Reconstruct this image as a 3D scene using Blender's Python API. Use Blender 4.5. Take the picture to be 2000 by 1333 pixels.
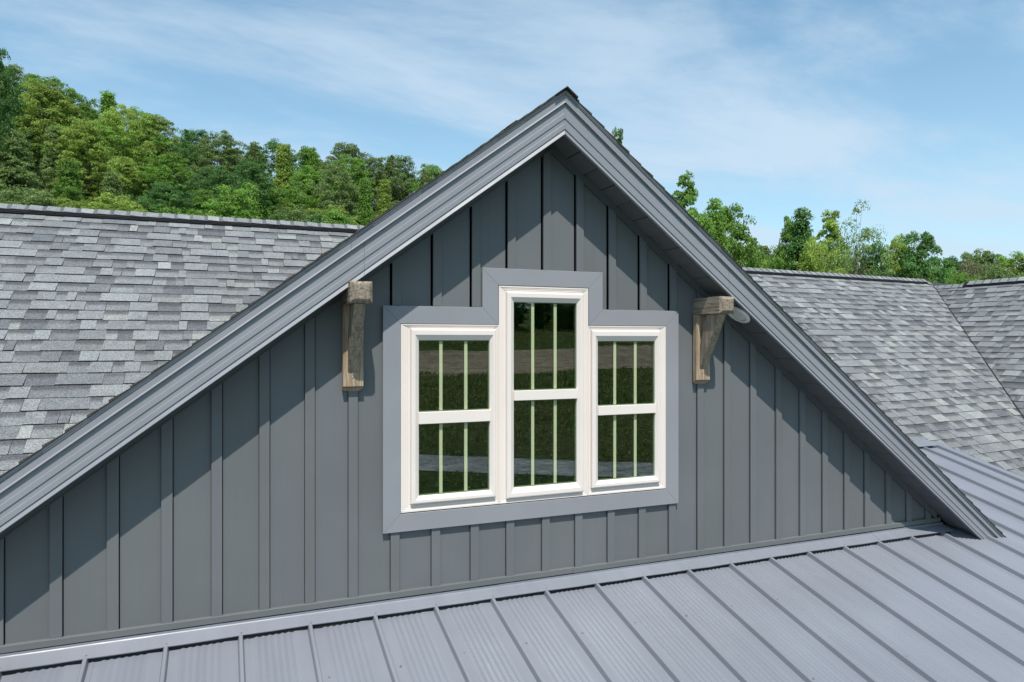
import bpy, math, random
from math import radians, sin, cos, sqrt, pi
from mathutils import Vector, Matrix
import numpy as np

S = bpy.context.scene
for o in list(bpy.data.objects): bpy.data.objects.remove(o)
COL = S.collection

# ------------------------------------------------------------------ camera
CAM = Vector((0.0, -5.2, 0.0)); YAW = radians(22.257); FPX = 1380.0
cam = bpy.data.cameras.new('camera'); cam_o = bpy.data.objects.new('camera', cam); COL.objects.link(cam_o)
cam_o.location = CAM; cam_o.rotation_euler = (radians(90), 0, -YAW)
cam.sensor_width = 36; cam.lens = FPX/2000*36; cam.clip_start = 0.05; cam.clip_end = 5000
S.camera = cam_o

# ------------------------------------------------------------------ sun + sky
SUN = Vector((0.25, 1.0, -1.80)).normalized()          # the way the light travels
el = math.asin(-SUN.z); az = math.atan2(-SUN.x, -SUN.y) # bearing of the sun, from +Y towards +X
W = bpy.data.worlds.new('World'); S.world = W; W.use_nodes = True
nt = W.node_tree; nt.nodes.clear(); N = nt.nodes; L = nt.links
out = N.new('ShaderNodeOutputWorld'); bg = N.new('ShaderNodeBackground'); bg.inputs[1].default_value = 0.145
sky = N.new('ShaderNodeTexSky'); sky.sky_type = 'NISHITA'; sky.sun_disc = False
sky.sun_elevation = el; sky.sun_rotation = az; sky.altitude = 300; sky.air_density = 1.0; sky.dust_density = 0.6; sky.ozone_density = 1.6
tc = N.new('ShaderNodeTexCoord'); sep = N.new('ShaderNodeSeparateXYZ'); L.new(tc.outputs['Generated'], sep.inputs[0])
def wm(op, a, b=None, c=None):
    n = N.new('ShaderNodeMath'); n.operation = op
    for i, v in enumerate((a, b, c)):
        if v is None: continue
        if isinstance(v, (int, float)): n.inputs[i].default_value = v
        else: L.new(v, n.inputs[i])
    return n.outputs[0]
zz = wm('ADD', wm('MAXIMUM', sep.outputs[2], 0.0), 0.16)
cmb = N.new('ShaderNodeCombineXYZ'); L.new(wm('DIVIDE', sep.outputs[0], zz), cmb.inputs[0]); L.new(wm('DIVIDE', sep.outputs[1], zz), cmb.inputs[1])
mp = N.new('ShaderNodeMapping'); mp.inputs['Rotation'].default_value = (0, 0, radians(-38)); mp.inputs['Scale'].default_value = (0.5, 1.0, 1); mp.inputs['Location'].default_value = (3.1, 0.7, 0)
L.new(cmb.outputs[0], mp.inputs[0])
n1 = N.new('ShaderNodeTexNoise'); n1.inputs['Scale'].default_value = 1.5; n1.inputs['Detail'].default_value = 12; n1.inputs['Roughness'].default_value = .62; n1.inputs['Distortion'].default_value = .25
L.new(mp.outputs[0], n1.inputs[0])
n2 = N.new('ShaderNodeTexNoise'); n2.inputs['Scale'].default_value = .45; n2.inputs['Detail'].default_value = 4
L.new(cmb.outputs[0], n2.inputs[0])
fac = wm('MULTIPLY', wm('SMOOTHSTEP', n1.outputs[0], .36, .74) if False else n1.outputs[0], 1.0)
mr = N.new('ShaderNodeMapRange'); mr.interpolation_type = 'SMOOTHSTEP'; mr.inputs[1].default_value = .40; mr.inputs[2].default_value = .66
L.new(wm('ADD', wm('MULTIPLY', fac, .8), wm('MULTIPLY', n2.outputs[0], .22)), mr.inputs[0])
hz = N.new('ShaderNodeMapRange'); hz.inputs[1].default_value = .45; hz.inputs[2].default_value = 0; hz.inputs[3].default_value = 0; hz.inputs[4].default_value = .56
L.new(sep.outputs[2], hz.inputs[0])
cf = wm('MINIMUM', wm('ADD', wm('MULTIPLY', mr.outputs[0], .66), hz.outputs[0]), .85)
mix = N.new('ShaderNodeMixRGB'); mix.inputs[2].default_value = (4.35, 5.35, 6.35, 1)
L.new(cf, mix.inputs[0]); tint = N.new('ShaderNodeMixRGB'); tint.blend_type = 'MULTIPLY'; tint.inputs[0].default_value = 1; tint.inputs[2].default_value = (.97, 1.30, 1.22, 1); L.new(sky.outputs[0], tint.inputs[1]); L.new(tint.outputs[0], mix.inputs[1]); L.new(mix.outputs[0], bg.inputs[0]); L.new(bg.outputs[0], out.inputs[0])
sd = bpy.data.lights.new('sun', 'SUN'); sd.energy = 5.0; sd.angle = radians(.53); sd.color = (1.0, .955, .89)
so = bpy.data.objects.new('sun', sd); COL.objects.link(so); so.rotation_euler = SUN.to_track_quat('-Z', 'Y').to_euler(); so.location = (-10, -30, 60)
S.view_settings.view_transform = 'Standard'; S.view_settings.look = 'None'; S.view_settings.exposure = 0.0; S.view_settings.gamma = 1
S.view_settings.use_curve_mapping = False
S.render.engine = 'CYCLES'; S.cycles.max_bounces = 8; S.cycles.transparent_max_bounces = 12

# ------------------------------------------------------------------ helpers
def empty(name, label=None, cat=None, group=None, loc=(0,0,0), parent=None):
    o = bpy.data.objects.new(name, None); COL.objects.link(o); o.location = loc; o.empty_display_size = .2
    if label: o['label'] = label
    if cat: o['category'] = cat
    if group: o['group'] = group
    if parent: o.parent = parent
    return o
def link_mesh(name, me, mat=None, parent=None, kind=None, label=None):
    o = bpy.data.objects.new(name, me); COL.objects.link(o)
    if mat is not None and not me.materials: me.materials.append(mat)
    if parent is not None: o.parent = parent
    if kind: o['kind'] = kind
    if label: o['label'] = label
    return o
class MB:
    def __init__(s): s.v = []; s.f = []; s.c = []; s.uv = []; s.m = []
    def face(s, pts, col=None, uv=None, m=0):
        i = len(s.v); s.v += [tuple(p) for p in pts]; s.f.append(tuple(range(i, i+len(pts))))
        s.c.append(col); s.uv.append(uv); s.m.append(m)
    def add(s, vs, fs, m=0):
        i = len(s.v); s.v += [tuple(p) for p in vs]
        for f in fs: s.f.append(tuple(i+k for k in f)); s.c.append(None); s.uv.append(None); s.m.append(m)
    def box(s, x0, x1, y0, y1, z0, z1, m=0):
        s.add([(x0,y0,z0),(x1,y0,z0),(x1,y1,z0),(x0,y1,z0),(x0,y0,z1),(x1,y0,z1),(x1,y1,z1),(x0,y1,z1)],
              [(0,3,2,1),(4,5,6,7),(0,1,5,4),(1,2,6,5),(2,3,7,6),(3,0,4,7)], m)
    def prism(s, poly, y0, y1, m=0):                      # poly in (x,z) ccw seen from -Y
        n = len(poly); a = [(x,y0,z) for x,z in poly]; b = [(x,y1,z) for x,z in poly]
        s.add(a+b, [tuple(range(n))]+[tuple(range(2*n-1,n-1,-1))]+[((i+1)%n, i, n+i, n+(i+1)%n) for i in range(n)], m)
    def mesh(s, name, mats=(), smooth=False):
        me = bpy.data.meshes.new(name); me.from_pydata(s.v, [], s.f)
        for m in mats: me.materials.append(m)
        if any(s.m): me.polygons.foreach_set('material_index', s.m)
        if any(c is not None for c in s.c):
            ca = me.color_attributes.new('col', 'FLOAT_COLOR', 'CORNER'); uvl = me.uv_layers.new(name='uv')
            cc = []; uu = []
            for f, c, u in zip(s.f, s.c, s.uv):
                cc += list(c or (.1,.1,.1,0))*len(f)
                uu += [t for q in u for t in q] if u else [0.0]*(2*len(f))
            ca.data.foreach_set('color', cc); uvl.data.foreach_set('uv', uu)
        if smooth: me.polygons.foreach_set('use_smooth', [True]*len(me.polygons))
        me.update(); return me
    def build(s, name, mat, parent=None, kind=None, label=None, smooth=False):
        mats = mat if isinstance(mat, (list, tuple)) else [mat]
        return link_mesh(name, s.mesh(name, mats, smooth), None, parent, kind, label)
def bevel(o, w=.003, seg=2, ang=35):
    m = o.modifiers.new('bevel', 'BEVEL'); m.width = w; m.segments = seg; m.limit_method = 'ANGLE'; m.angle_limit = radians(ang); return o

class NT:                                                 # tiny node builder
    def __init__(s, name):
        s.m = bpy.data.materials.new(name); s.m.use_nodes = True; s.t = s.m.node_tree; s.b = s.t.nodes['Principled BSDF']
        s.tc = s.t.nodes.new('ShaderNodeTexCoord').outputs['Object']
    def n(s, typ, **kw):
        n = s.t.nodes.new(typ)
        for k, v in kw.items(): setattr(n, k, v)
        return n
    def l(s, a, b): s.t.links.new(a, b)
    def mapping(s, scale=(1,1,1), rot=(0,0,0), src=None):
        n = s.n('ShaderNodeMapping'); n.inputs['Scale'].default_value = scale; n.inputs['Rotation'].default_value = rot
        s.l(src or s.tc, n.inputs[0]); return n.outputs[0]
    def noise(s, scale, detail=3, rough=.5, vec=None, dist=0):
        n = s.n('ShaderNodeTexNoise'); n.inputs['Scale'].default_value = scale; n.inputs['Detail'].default_value = detail
        n.inputs['Roughness'].default_value = rough; n.inputs['Distortion'].default_value = dist; s.l(vec or s.tc, n.inputs[0]); return n.outputs[0]
    def rng(s, v, a, b, c, d, smooth=True):
        n = s.n('ShaderNodeMapRange'); n.interpolation_type = 'SMOOTHSTEP' if smooth else 'LINEAR'
        for i, x in enumerate((v, a, b, c, d)):
            if isinstance(x, (int, float)): n.inputs[i].default_value = x
            else: s.l(x, n.inputs[i])
        return n.outputs[0]
    def math(s, op, a, b=0.0):
        n = s.n('ShaderNodeMath', operation=op)
        for i, x in enumerate((a, b)):
            if isinstance(x, (int, float)): n.inputs[i].default_value = x
            else: s.l(x, n.inputs[i])
        return n.outputs[0]
    def mix(s, f, a, b, mode='MIX'):
        n = s.n('ShaderNodeMixRGB', blend_type=mode)
        for i, x in enumerate((f, a, b)):
            if isinstance(x, (int, float)): n.inputs[i].default_value = x
            elif isinstance(x, tuple): n.inputs[i].default_value = x if len(x) == 4 else (*x, 1)
            else: s.l(x, n.inputs[i])
        return n.outputs[0]
    def scale(s, col, fac):                              # colour times a value
        n = s.n('ShaderNodeVectorMath', operation='SCALE')
        if isinstance(col, tuple): n.inputs[0].default_value = col[:3]
        else: s.l(col, n.inputs[0])
        if isinstance(fac, (int, float)): n.inputs[3].default_value = fac
        else: s.l(fac, n.inputs[3])
        return n.outputs[0]
    def bump(s, h, strength=.2, dist=.01):
        n = s.n('ShaderNodeBump'); n.inputs['Strength'].default_value = strength; n.inputs['Distance'].default_value = dist
        s.l(h, n.inputs['Height']); s.l(n.outputs[0], s.b.inputs['Normal'])
    def set(s, col=None, rough=None, spec=None, metal=None):
        for k, v in (('Base Color', col), ('Roughness', rough), ('Specular IOR Level', spec), ('Metallic', metal)):
            if v is None: continue
            if isinstance(v, (int, float)): s.b.inputs[k].default_value = v
            elif isinstance(v, tuple): s.b.inputs[k].default_value = (*v[:3], 1)
            else: s.l(v, s.b.inputs[k])
        return s.m

def paint(name, col, rough=.5, var=.06, bumpd=.0015, warm=.03, spec=.35, obj_var=0.0):
    t = NT(name); a = t.noise(1.7, 4); b = t.noise(55, 3, .6)
    f = t.math('ADD', t.rng(a, .3, .7, 1-var, 1+var), t.rng(b, .3, .7, -var*.5, var*.5))
    if obj_var:
        oi = t.n('ShaderNodeObjectInfo'); f = t.math('MULTIPLY', f, t.rng(oi.outputs['Random'], 0, 1, 1-obj_var, 1+obj_var, False))
    c = t.scale(col, f)
    if obj_var:
        c = t.mix(t.math('MULTIPLY', oi.outputs['Random'], .35), c, t.mix(1.0, c, (1.05, .98, .93, 1), 'MULTIPLY'))
    w = t.noise(.9, 2); t.bump(t.math('ADD', t.math('MULTIPLY', w, 1.0), t.math('MULTIPLY', t.noise(160, 2), .05)), .12, bumpd*6)
    return t.set(c, t.rng(t.noise(6, 3), .3, .7, rough-.05, rough+.07), spec)
M = {}
def siding_mat():
    t = NT('siding_paint'); oi = t.n('ShaderNodeObjectInfo'); r = oi.outputs['Random']
    grain = t.noise(1, 5, .6, t.mapping((60, 60, 2.2))); big = t.noise(1.3, 3)
    f = t.math('MULTIPLY', t.rng(big, .3, .7, .95, 1.05), t.rng(r, 0, 1, .965, 1.035, False))
    f = t.math('MULTIPLY', f, t.rng(grain, .3, .7, .985, 1.015))
    c = t.mix(r, (.141, .149, .151), (.140, .147, .155))
    dirt = t.rng(t.noise(2.2, 6, .65), .56, .8, 0, .12)
    c = t.mix(dirt, t.scale(c, f), (.20, .20, .185))
    t.bump(t.math('ADD', t.math('MULTIPLY', grain, .25), t.math('MULTIPLY', t.noise(.8, 2), 3)), .22, .004)
    return t.set(c, .52, .35)
M['siding'] = siding_mat()
M['trim'] = paint('trim_paint', (.258, .266, .290), .42, .03, obj_var=.02)
M['fascia'] = paint('fascia_metal', (.250, .260, .286), .40, .04, obj_var=.02, spec=.45)
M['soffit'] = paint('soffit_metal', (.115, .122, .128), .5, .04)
M['white'] = paint('white_vinyl', (.77, .69, .635), .38, .015)
M['light_white'] = paint('lamp_white', (.88, .88, .86), .4, .02)
M['muntin'] = paint('muntin_green', (.62, .63, .43), .4, .01)
M['spacer'] = paint('spacer_bar', (.17, .22, .14), .4, .02)
M['black'] = paint('black_vent', (.012, .012, .013), .5, .1)
M['foam'] = paint('closure_foam', (.02, .022, .024), .8, .3)
M['concrete'] = paint('foundation', (.3, .29, .27), .8, .1)

def metal_mat():
    t = NT('painted_steel'); f = t.rng(t.noise(1.1, 4), .3, .7, .95, 1.05)
    streak = t.noise(1, 4, .6, t.mapping((9, .7, .7))); f = t.math('MULTIPLY', f, t.rng(streak, .3, .7, .97, 1.03))
    sm = t.rng(t.noise(3.1, 5, .62), .55, .75, 0, .25)
    c = t.mix(sm, t.scale((.204, .217, .248), f), (.24, .25, .285))
    t.bump(t.noise(1, 3, .5, t.mapping((5, .9, .9))), .12, .006)
    return t.set(c, t.rng(streak, .3, .7, .34, .43), .5)
M['metal'] = metal_mat()

def shingle_mat():
    t = NT('asphalt_shingle'); at = t.n('ShaderNodeAttribute', attribute_name='col'); uv = t.n('ShaderNodeUVMap', uv_map='uv')
    sp = t.n('ShaderNodeSeparateXYZ'); t.l(uv.outputs[0], sp.inputs[0])
    g1 = t.noise(95, 3, .8); g2 = t.noise(230, 2, .6); g3 = t.noise(14, 4, .6); g4 = t.noise(1.1, 3)
    f = t.math('ADD', t.rng(g1, .36, .64, .66, 1.36), t.rng(g2, .3, .7, -.22, .24))
    f = t.math('MULTIPLY', f, t.rng(g3, .3, .7, .92, 1.08)); f = t.math('MULTIPLY', f, t.rng(g4, .3, .7, .94, 1.05))
    c = t.scale(at.outputs['Color'], f)
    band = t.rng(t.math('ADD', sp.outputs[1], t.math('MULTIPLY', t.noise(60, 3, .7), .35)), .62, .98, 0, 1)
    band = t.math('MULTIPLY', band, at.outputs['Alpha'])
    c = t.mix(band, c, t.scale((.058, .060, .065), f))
    t.bump(t.math('ADD', g1, t.math('MULTIPLY', g2, .5)), .5, .003)
    return t.set(c, .92, .15)
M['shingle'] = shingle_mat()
def wood_mat(name, c0, c1, ax, scl=1.0):
    t = NT(name); sc = [26, 26, 26]; sc[ax] = 1.6
    v = t.mapping(tuple(x*scl for x in sc)); g = t.noise(1.5, 6, .65, v, .2); k = t.noise(2.0, 3)
    fine = t.noise(6, 4, .7, v)
    c = t.mix(t.rng(g, .34, .66, 0, 1), c0, c1); c = t.scale(c, t.rng(fine, .3, .7, .78, 1.16))
    c = t.mix(t.rng(k, .5, .75, 0, .45), c, (.30, .28, .25))
    t.bump(t.math('ADD', g, t.math('MULTIPLY', fine, .6)), .7, .006)
    return t.set(c, .8, .2)
M['cedar'] = wood_mat('weathered_cedar', (.30, .21, .135), (.47, .38, .275), 2)
M['cedar_y'] = wood_mat('weathered_beam', (.165, .130, .096), (.36, .300, .235), 1, 1.4)
M['cedar_b'] = wood_mat('weathered_brace', (.20, .155, .11), (.36, .30, .235), 2)

def glass_mat():
    t = NT('window_glass'); nt_ = t.t; nt_.nodes.remove(t.b)
    tr = t.n('ShaderNodeBsdfTransparent'); tr.inputs[0].default_value = (.95, .975, .94, 1)
    gl = t.n('ShaderNodeBsdfGlossy'); gl.inputs['Roughness'].default_value = .004; gl.inputs[0].default_value = (1, 1, .96, 1)
    ge = t.n('ShaderNodeNewGeometry'); dp = t.n('ShaderNodeVectorMath', operation='DOT_PRODUCT'); t.l(ge.outputs['Normal'], dp.inputs[0]); t.l(ge.outputs['Incoming'], dp.inputs[1])
    om = t.math('SUBTRACT', 1.0, t.math('ABSOLUTE', dp.outputs['Value'])); fz = t.math('ADD', .068, t.math('MULTIPLY', t.math('POWER', om, 5.0), .9))
    bp = t.n('ShaderNodeBump'); bp.inputs['Strength'].default_value = .012; bp.inputs['Distance'].default_value = .05; t.l(t.noise(1.3, 1), bp.inputs['Height']); t.l(bp.outputs[0], gl.inputs['Normal'])
    mx = t.n('ShaderNodeMixShader'); t.l(t.math('MINIMUM', fz, 1), mx.inputs[0]); t.l(tr.outputs[0], mx.inputs[1]); t.l(gl.outputs[0], mx.inputs[2])
    t.l(mx.outputs[0], nt_.nodes['Material Output'].inputs[0]); return t.m
M['glass'] = glass_mat()
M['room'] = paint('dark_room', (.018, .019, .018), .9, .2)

# ------------------------------------------------------------------ the house
random.seed(7)
house = empty('house', 'grey board-and-batten gabled house with asphalt shingle and ribbed metal roofs', 'house')

XR = 2.45                                    # gable ridge
def low(x):  return 1.599 - (.744*(XR-x) if x < XR else .762*(x-XR))     # lower edge of the rake boards
def top(x):  return 1.938 - (.7495*(XR-x) if x < XR else .7795*(x-XR))    # upper edge
XE0, XE1 = 7.60, 7.29                      # right rake foot, top and bottom
XL = -2.55
XM = -3.5                                    # left end of the porch roof

# siding boards, each between two batten centres
bat = [-.969-.308*k for k in range(4, 0, -1)] + [-.969,-.656,-.342,-.038,.267,.572,.876,1.184,1.497,1.809,2.107,2.417,2.717,3.023,3.328,3.634,3.935,4.229,4.525,4.826,5.117,5.399,5.682,5.955,6.249,6.538,6.82,7.05]
ZB = -1.97
def soff(x): return low(x)+.004
WX0, WX1 = 1.15, 3.62
def board(x0, x1, z0, z1f, t=.012, y=0.0):
    pts = [(x0, z0), (x1, z0), (x1, z1f(x1))]
    if x0 < XR < x1 and z1f is soff: pts.append((XR, soff(XR)))
    pts.append((x0, z1f(x0)))
    mb = MB(); mb.prism(pts, y, y+t); return mb
brd = MB
def wintop(x): return .50 if 1.93 < x < 2.87 else .20
edges = bat[:]
for a, b in zip(edges[:-1], edges[1:]):
    a2, b2 = a+.0395, b-.0368
    if b2 <= WX0 or a2 >= WX1:
        board(a2, b2, ZB, soff).build('siding_board', M['siding'], house)
    else:                                     # boards cut round the window
        if a2 < WX0: board(a2, WX0-.001, ZB, soff).build('siding_board', M['siding'], house); a2 = WX0
        if b2 > WX1: board(WX1+.001, b2, ZB, soff).build('siding_board', M['siding'], house); b2 = WX1
        board(a2, b2, ZB, lambda x: -1.34).build('siding_board', M['siding'], house)
        cuts = [a2] + [c for c in (1.93, 2.87) if a2 < c < b2] + [b2]
        for c0, c1 in zip(cuts[:-1], cuts[1:]):
            zt = wintop((c0+c1)/2)
            mb = MB(); pts = [(c0+.0003, zt), (c1-.0003, zt), (c1-.0003, soff(c1))]
            if c0 < XR < c1: pts.append((XR, soff(XR)))
            pts.append((c0+.0003, soff(c0))); mb.prism(pts, 0, .012); mb.build('siding_board', M['siding'], house)
# sheathing seen between boards
mb = MB(); mb.prism([(-2.15, ZB), (WX0, ZB), (WX0, soff(WX0)-.005), (-2.15, soff(-2.15)-.005)], .0125, .02)
mb.build('sheathing', M['black'], house)
mb = MB(); mb.prism([(WX1, ZB), (XR+(1.603-ZB)/.762-.01, ZB), (WX1, soff(WX1)-.005)], .0125, .02)
mb.build('sheathing', M['black'], house)
# battens
def batten(x, z0, z1a, z1b, w=.068, d=.0205):
    mb = MB(); mb.prism([(x-w/2, z0), (x+w/2, z0), (x+w/2, z1b), (x-w/2, z1a)], -d, -.0005)
    return bevel(mb.build('batten', M['siding'], house), .0022, 2)
for x in bat[:-1]:
    za, zb = soff(x-.034)-.002, soff(x+.034)-.002
    if abs(x-XR) < .04: za = zb = min(za, zb)
    if x < -.9-2.3: continue
    if 1.05 < x < 3.72:
        batten(x, ZB, -1.4195, -1.4195); batten(x+.012, (.573 if 1.83 < x < 2.98 else .2645), za-.012, zb-.012)
    elif zb > ZB+.05: batten(x, ZB, za, zb)

# trim swept round a rectilinear outline, one piece per edge, mitred
def offs(poly, i, d, side_d=None):
    n = len(poly); p = poly[i]; a = poly[i-1]; b = poly[(i+1) % n]
    def nrm(p, q):
        dx, dz = q[0]-p[0], q[1]-p[1]; l = sqrt(dx*dx+dz*dz); return (-dz/l, dx/l)
    n0, n1 = nrm(a, p), nrm(p, b)
    d0, d1 = (d, d) if side_d is None else (side_d[(i-1) % n]*d, side_d[i]*d)
    return (p[0]+n0[0]*d0+n1[0]*d1, p[1]+n0[1]*d0+n1[1]*d1)
def trim_edge(mb, poly, i, prof, gap=.0009, side_d=None):
    j = (i+1) % len(poly); A = []; B = []
    ex, ez = poly[j][0]-poly[i][0], poly[j][1]-poly[i][1]; l = sqrt(ex*ex+ez*ez); ex /= l; ez /= l
    for d, y in prof:
        a, b = offs(poly, i, d, side_d), offs(poly, j, d, side_d)
        A.append((a[0]+ex*gap, y, a[1]+ez*gap)); B.append((b[0]-ex*gap, y, b[1]-ez*gap))
    n = len(prof); mb.add(A+B, [(k, n+k, n+k+1, k+1) for k in range(n-1)] + [tuple(range(n-1, -1, -1)), tuple(range(n, 2*n))])
TP = [(1.089,-1.418),(3.688,-1.418),(3.688,.262),(2.932,.262),(2.932,.571),(1.866,.571),(1.866,.262),(1.089,.262)]
for i in range(8):
    mb = MB(); trim_edge(mb, TP, i, [(0,-.0195),(0,-.0335),(.002,-.0355),(.131,-.0355),(.133,-.0335),(.133,-.012)])
    mb.build('window_trim', M['trim'], house)
mb = MB(); mb.prism([(1.10,-1.41),(3.67,-1.41),(3.67,-1.30),(1.10,-1.30)], -.019, -.0005)
mb.build('trim_backer', M['siding'], house)

UNITS = [dict(c=(1.224,2.003,-1.277,.126), s=(1.296,1.972,-1.217,.092), g=(1.359,1.927,-1.163,.006), r=(-.623,-.535), m=(1.537,1.737), lab='left window of three under the gable, lower than the middle one'),
         dict(c=(2.0045,2.7945,-1.277,.434), s=(2.064,2.742,-1.240,.388), g=(2.130,2.690,-1.162,.310), r=(-.471,-.394), m=(2.302,2.502), lab='tall middle window rising above its two neighbours'),
         dict(c=(2.796,3.555,-1.277,.126), s=(2.822,3.488,-1.217,.090), g=(2.886,3.447,-1.163,.000), r=(-.618,-.542), m=(3.059,3.260), lab='right window of three under the gable')]
def rect(c): return [(c[0],c[2]),(c[1],c[2]),(c[1],c[3]),(c[0],c[3])]
def widths(a, b): return [b[2]-a[2], a[1]-b[1], a[3]-b[3], b[0]-a[0]]
for u in UNITS:
    w = empty('window', u['lab'], parent=house)
    sd_ = widths(u['c'], u['s']); P = rect(u['c'])
    mb = MB()
    for i in range(4): trim_edge(mb, P, i, [(0,-.013),(0,-.033),(.22,-.033),(.25,-.0295),(.45,-.0295),(.48,-.0262),(.72,-.0262),(.75,-.023),(1.0,-.023),(1.0,-.008)], .0005, sd_)
    mb.build('casing', M['white'], w)
    gg = widths(u['s'], u['g']); P = rect(u['s']); mb = MB()
    for i in range(4): trim_edge(mb, P, i, [(0,-.010),(0,-.046),(.07,-.053),(.16,-.055),(.52,-.055),(.60,-.051),(1.0,-.031),(1.0,-.006)], .0005, gg)
    mb.build('sash', M['white'], w)
    g = u['g']; r = u['r']
    mb = MB(); mb.box(g[0]-.001, g[1]+.001, -.046, -.012, r[0], r[1]); bevel(mb.build('check_rail', M['white'], w), .002)
    for z0, z1 in ((g[2], r[0]), (r[1], g[3])):
        mb = MB(); mb.box(g[0]+.0005, g[1]-.0005, -.024, -.021, z0+.0005, z1-.0005); mb.build('pane', M['glass'], w)
        mb = MB(); mb.box(g[0]+.0005, g[1]-.0005, -.003, .000, z0+.0005, z1-.0005); mb.build('inner_pane', M['glass'], w)
        for x in u['m']:
            mb = MB(); mb.box(x-.0125, x+.0125, -.015, -.008, z0, z1); mb.build('muntin', M['muntin'], w)
        mb = MB()
        for i in range(4): trim_edge(mb, [(g[0],z0),(g[1],z0),(g[1],z1),(g[0],z1)], i, [(0,-.016),(0,-.018),(.007,-.018),(.007,-.005)], 0)
        mb.build('glass_spacer', M['spacer'], w)
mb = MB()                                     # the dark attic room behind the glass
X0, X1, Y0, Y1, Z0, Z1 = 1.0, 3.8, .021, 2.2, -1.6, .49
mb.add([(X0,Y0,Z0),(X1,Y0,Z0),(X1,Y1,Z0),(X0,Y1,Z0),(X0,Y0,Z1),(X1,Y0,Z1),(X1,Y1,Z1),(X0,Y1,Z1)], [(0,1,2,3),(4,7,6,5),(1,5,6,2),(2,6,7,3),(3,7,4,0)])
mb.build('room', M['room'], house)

# frieze boards along the soffit
for x0, x1 in ((XL, XR), (XR, 6.93)):
    mb = MB(); h = .052
    mb.prism([(x0, low(x0)-h+.002), (x1, low(x1)-h+.002), (x1, low(x1)+.013), (x0, low(x0)+.013)], -.030, -.0192)
    mb.prism([(x0, low(x0)-h-.006), (x1, low(x1)-h-.006), (x1, low(x1)-h+.0015), (x0, low(x0)-h+.0015)], -.036, -.0191)
    mb.build('frieze_board', M['soffit'], house)

# soffit panels, each between two joints
def soffit(xa, xb, dx):
    n = int((xb-xa)/dx+.5)
    for k in range(n):
        a, b = xa+k*dx, xa+(k+1)*dx
        g = .005
        mb = MB(); th = .01
        za, zb = low(a)+.014, low(b)+.014
        s = 1 if k % 2 else 0
        mb.add([(a+g,-.273,za),(b-g,-.273,zb),(b-g,-.001,zb),(a+g,-.001,za),(a+g,-.273,za+th),(b-g,-.273,zb+th),(b-g,-.001,zb+th),(a+g,-.001,za+th)],
               [(0,3,2,1),(4,5,6,7),(0,1,5,4),(1,2,6,5),(2,3,7,6),(3,0,4,7)])
        # raised half of the panel: a stepped V groove on every second joint
        if s: mb.add([(a+g,-.268,za-.006),(b-g-.010,-.268,zb-.006),(b-g-.010,-.031,zb-.006),(a+g,-.031,za-.006),(a+g,-.268,za-.0002),(b-g-.002,-.268,zb-.0002),(b-g-.002,-.031,zb-.0002),(a+g,-.031,za-.0002)],
               [(0,3,2,1),(0,1,5,4),(1,2,6,5),(2,3,7,6),(3,0,4,7)])
        mb.build('soffit_panel', M['soffit'], house)
soffit(XR+.001, XR+.155*31, .155); soffit(XL, XR-.001, .155)
mb = MB()                                     # deck over the soffit
for x0, x1 in ((XL, XR), (XR, 7.3)):
    a, b = [(x0,-.33,low(x0)+.02),(x1,-.33,low(x1)+.02),(x1,5.5,low(x1)+.02),(x0,5.5,low(x0)+.02)], [(x0,-.33,top(x0)-.035),(x1,-.33,top(x1)-.035),(x1,5.5,top(x1)-.035),(x0,5.5,top(x0)-.035)]
    a = [(x,max(y,-.25),z) for x,y,z in a]; b = [(x,max(y,-.25),z) for x,y,z in b]
    mb.add(a+b, [(0,3,2,1),(4,5,6,7),(0,1,5,4),(1,2,6,5),(2,3,7,6),(3,0,4,7)])
mb.build('roof_deck', M['black'], house)

# rake boards: a swept profile, fractions from the top edge down, depth towards the viewer
def rake(mb, x0, x1, prof, gap0=0, gap1=0):
    def sec(x, e):
        r = []
        for f, y in prof:
            xx = x if e is None else XE0+(XE1-XE0)*f
            r.append((xx, y, top(xx)+(low(xx)-top(xx))*f))
        return r
    A = sec(x0+gap0, None); B = sec(x1-gap1, None) if x1 is not None else sec(0, 1)
    n = len(prof); mb.add(A+B, [(k, k+1, n+k+1, n+k) for k in range(n-1)]+[(n-1, 0, n, 2*n-1)]+[tuple(range(n)), tuple(range(2*n-1, n-1, -1))])
mould = [(.085,-.300),(.238,-.300),(.246,-.303),(.276,-.310),(.282,-.309),(.286,-.292),(.286,-.262),(.085,-.262)]
drip = [(.0,-.310),(.010,-.314),(.024,-.313),(.078,-.304),(.083,-.306),(.084,-.301),(.084,-.262),(.0,-.262)]
lowb = [(.287,-.290),(.498,-.290),(.510,-.2965),(.628,-.2965),(.637,-.2905),(.748,-.2905),(.760,-.297),(.872,-.297),(.882,-.2895),(.892,-.2895),(.985,-.3005),(1.0,-.2985),(1.0,-.274),(.287,-.274)]
for x0, x1 in ((XL, .905), (.905, XR), (XR, 4.02), (4.02, None)):
    for nm, pf, sh in (('rake_moulding', mould, -.09), ('drip_edge', drip, -.12), ('rake_board', lowb, 0)):
        a, b = x0, x1
        if abs(x0-.905) < .01 or abs(x0-4.02) < .01: a += sh
        if b is not None and b != XR: b += sh
        mb = MB(); rake(mb, a, b, pf, .0008 if a > XL else 0, .0008); mb.build(nm, M['fascia'], house)

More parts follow.
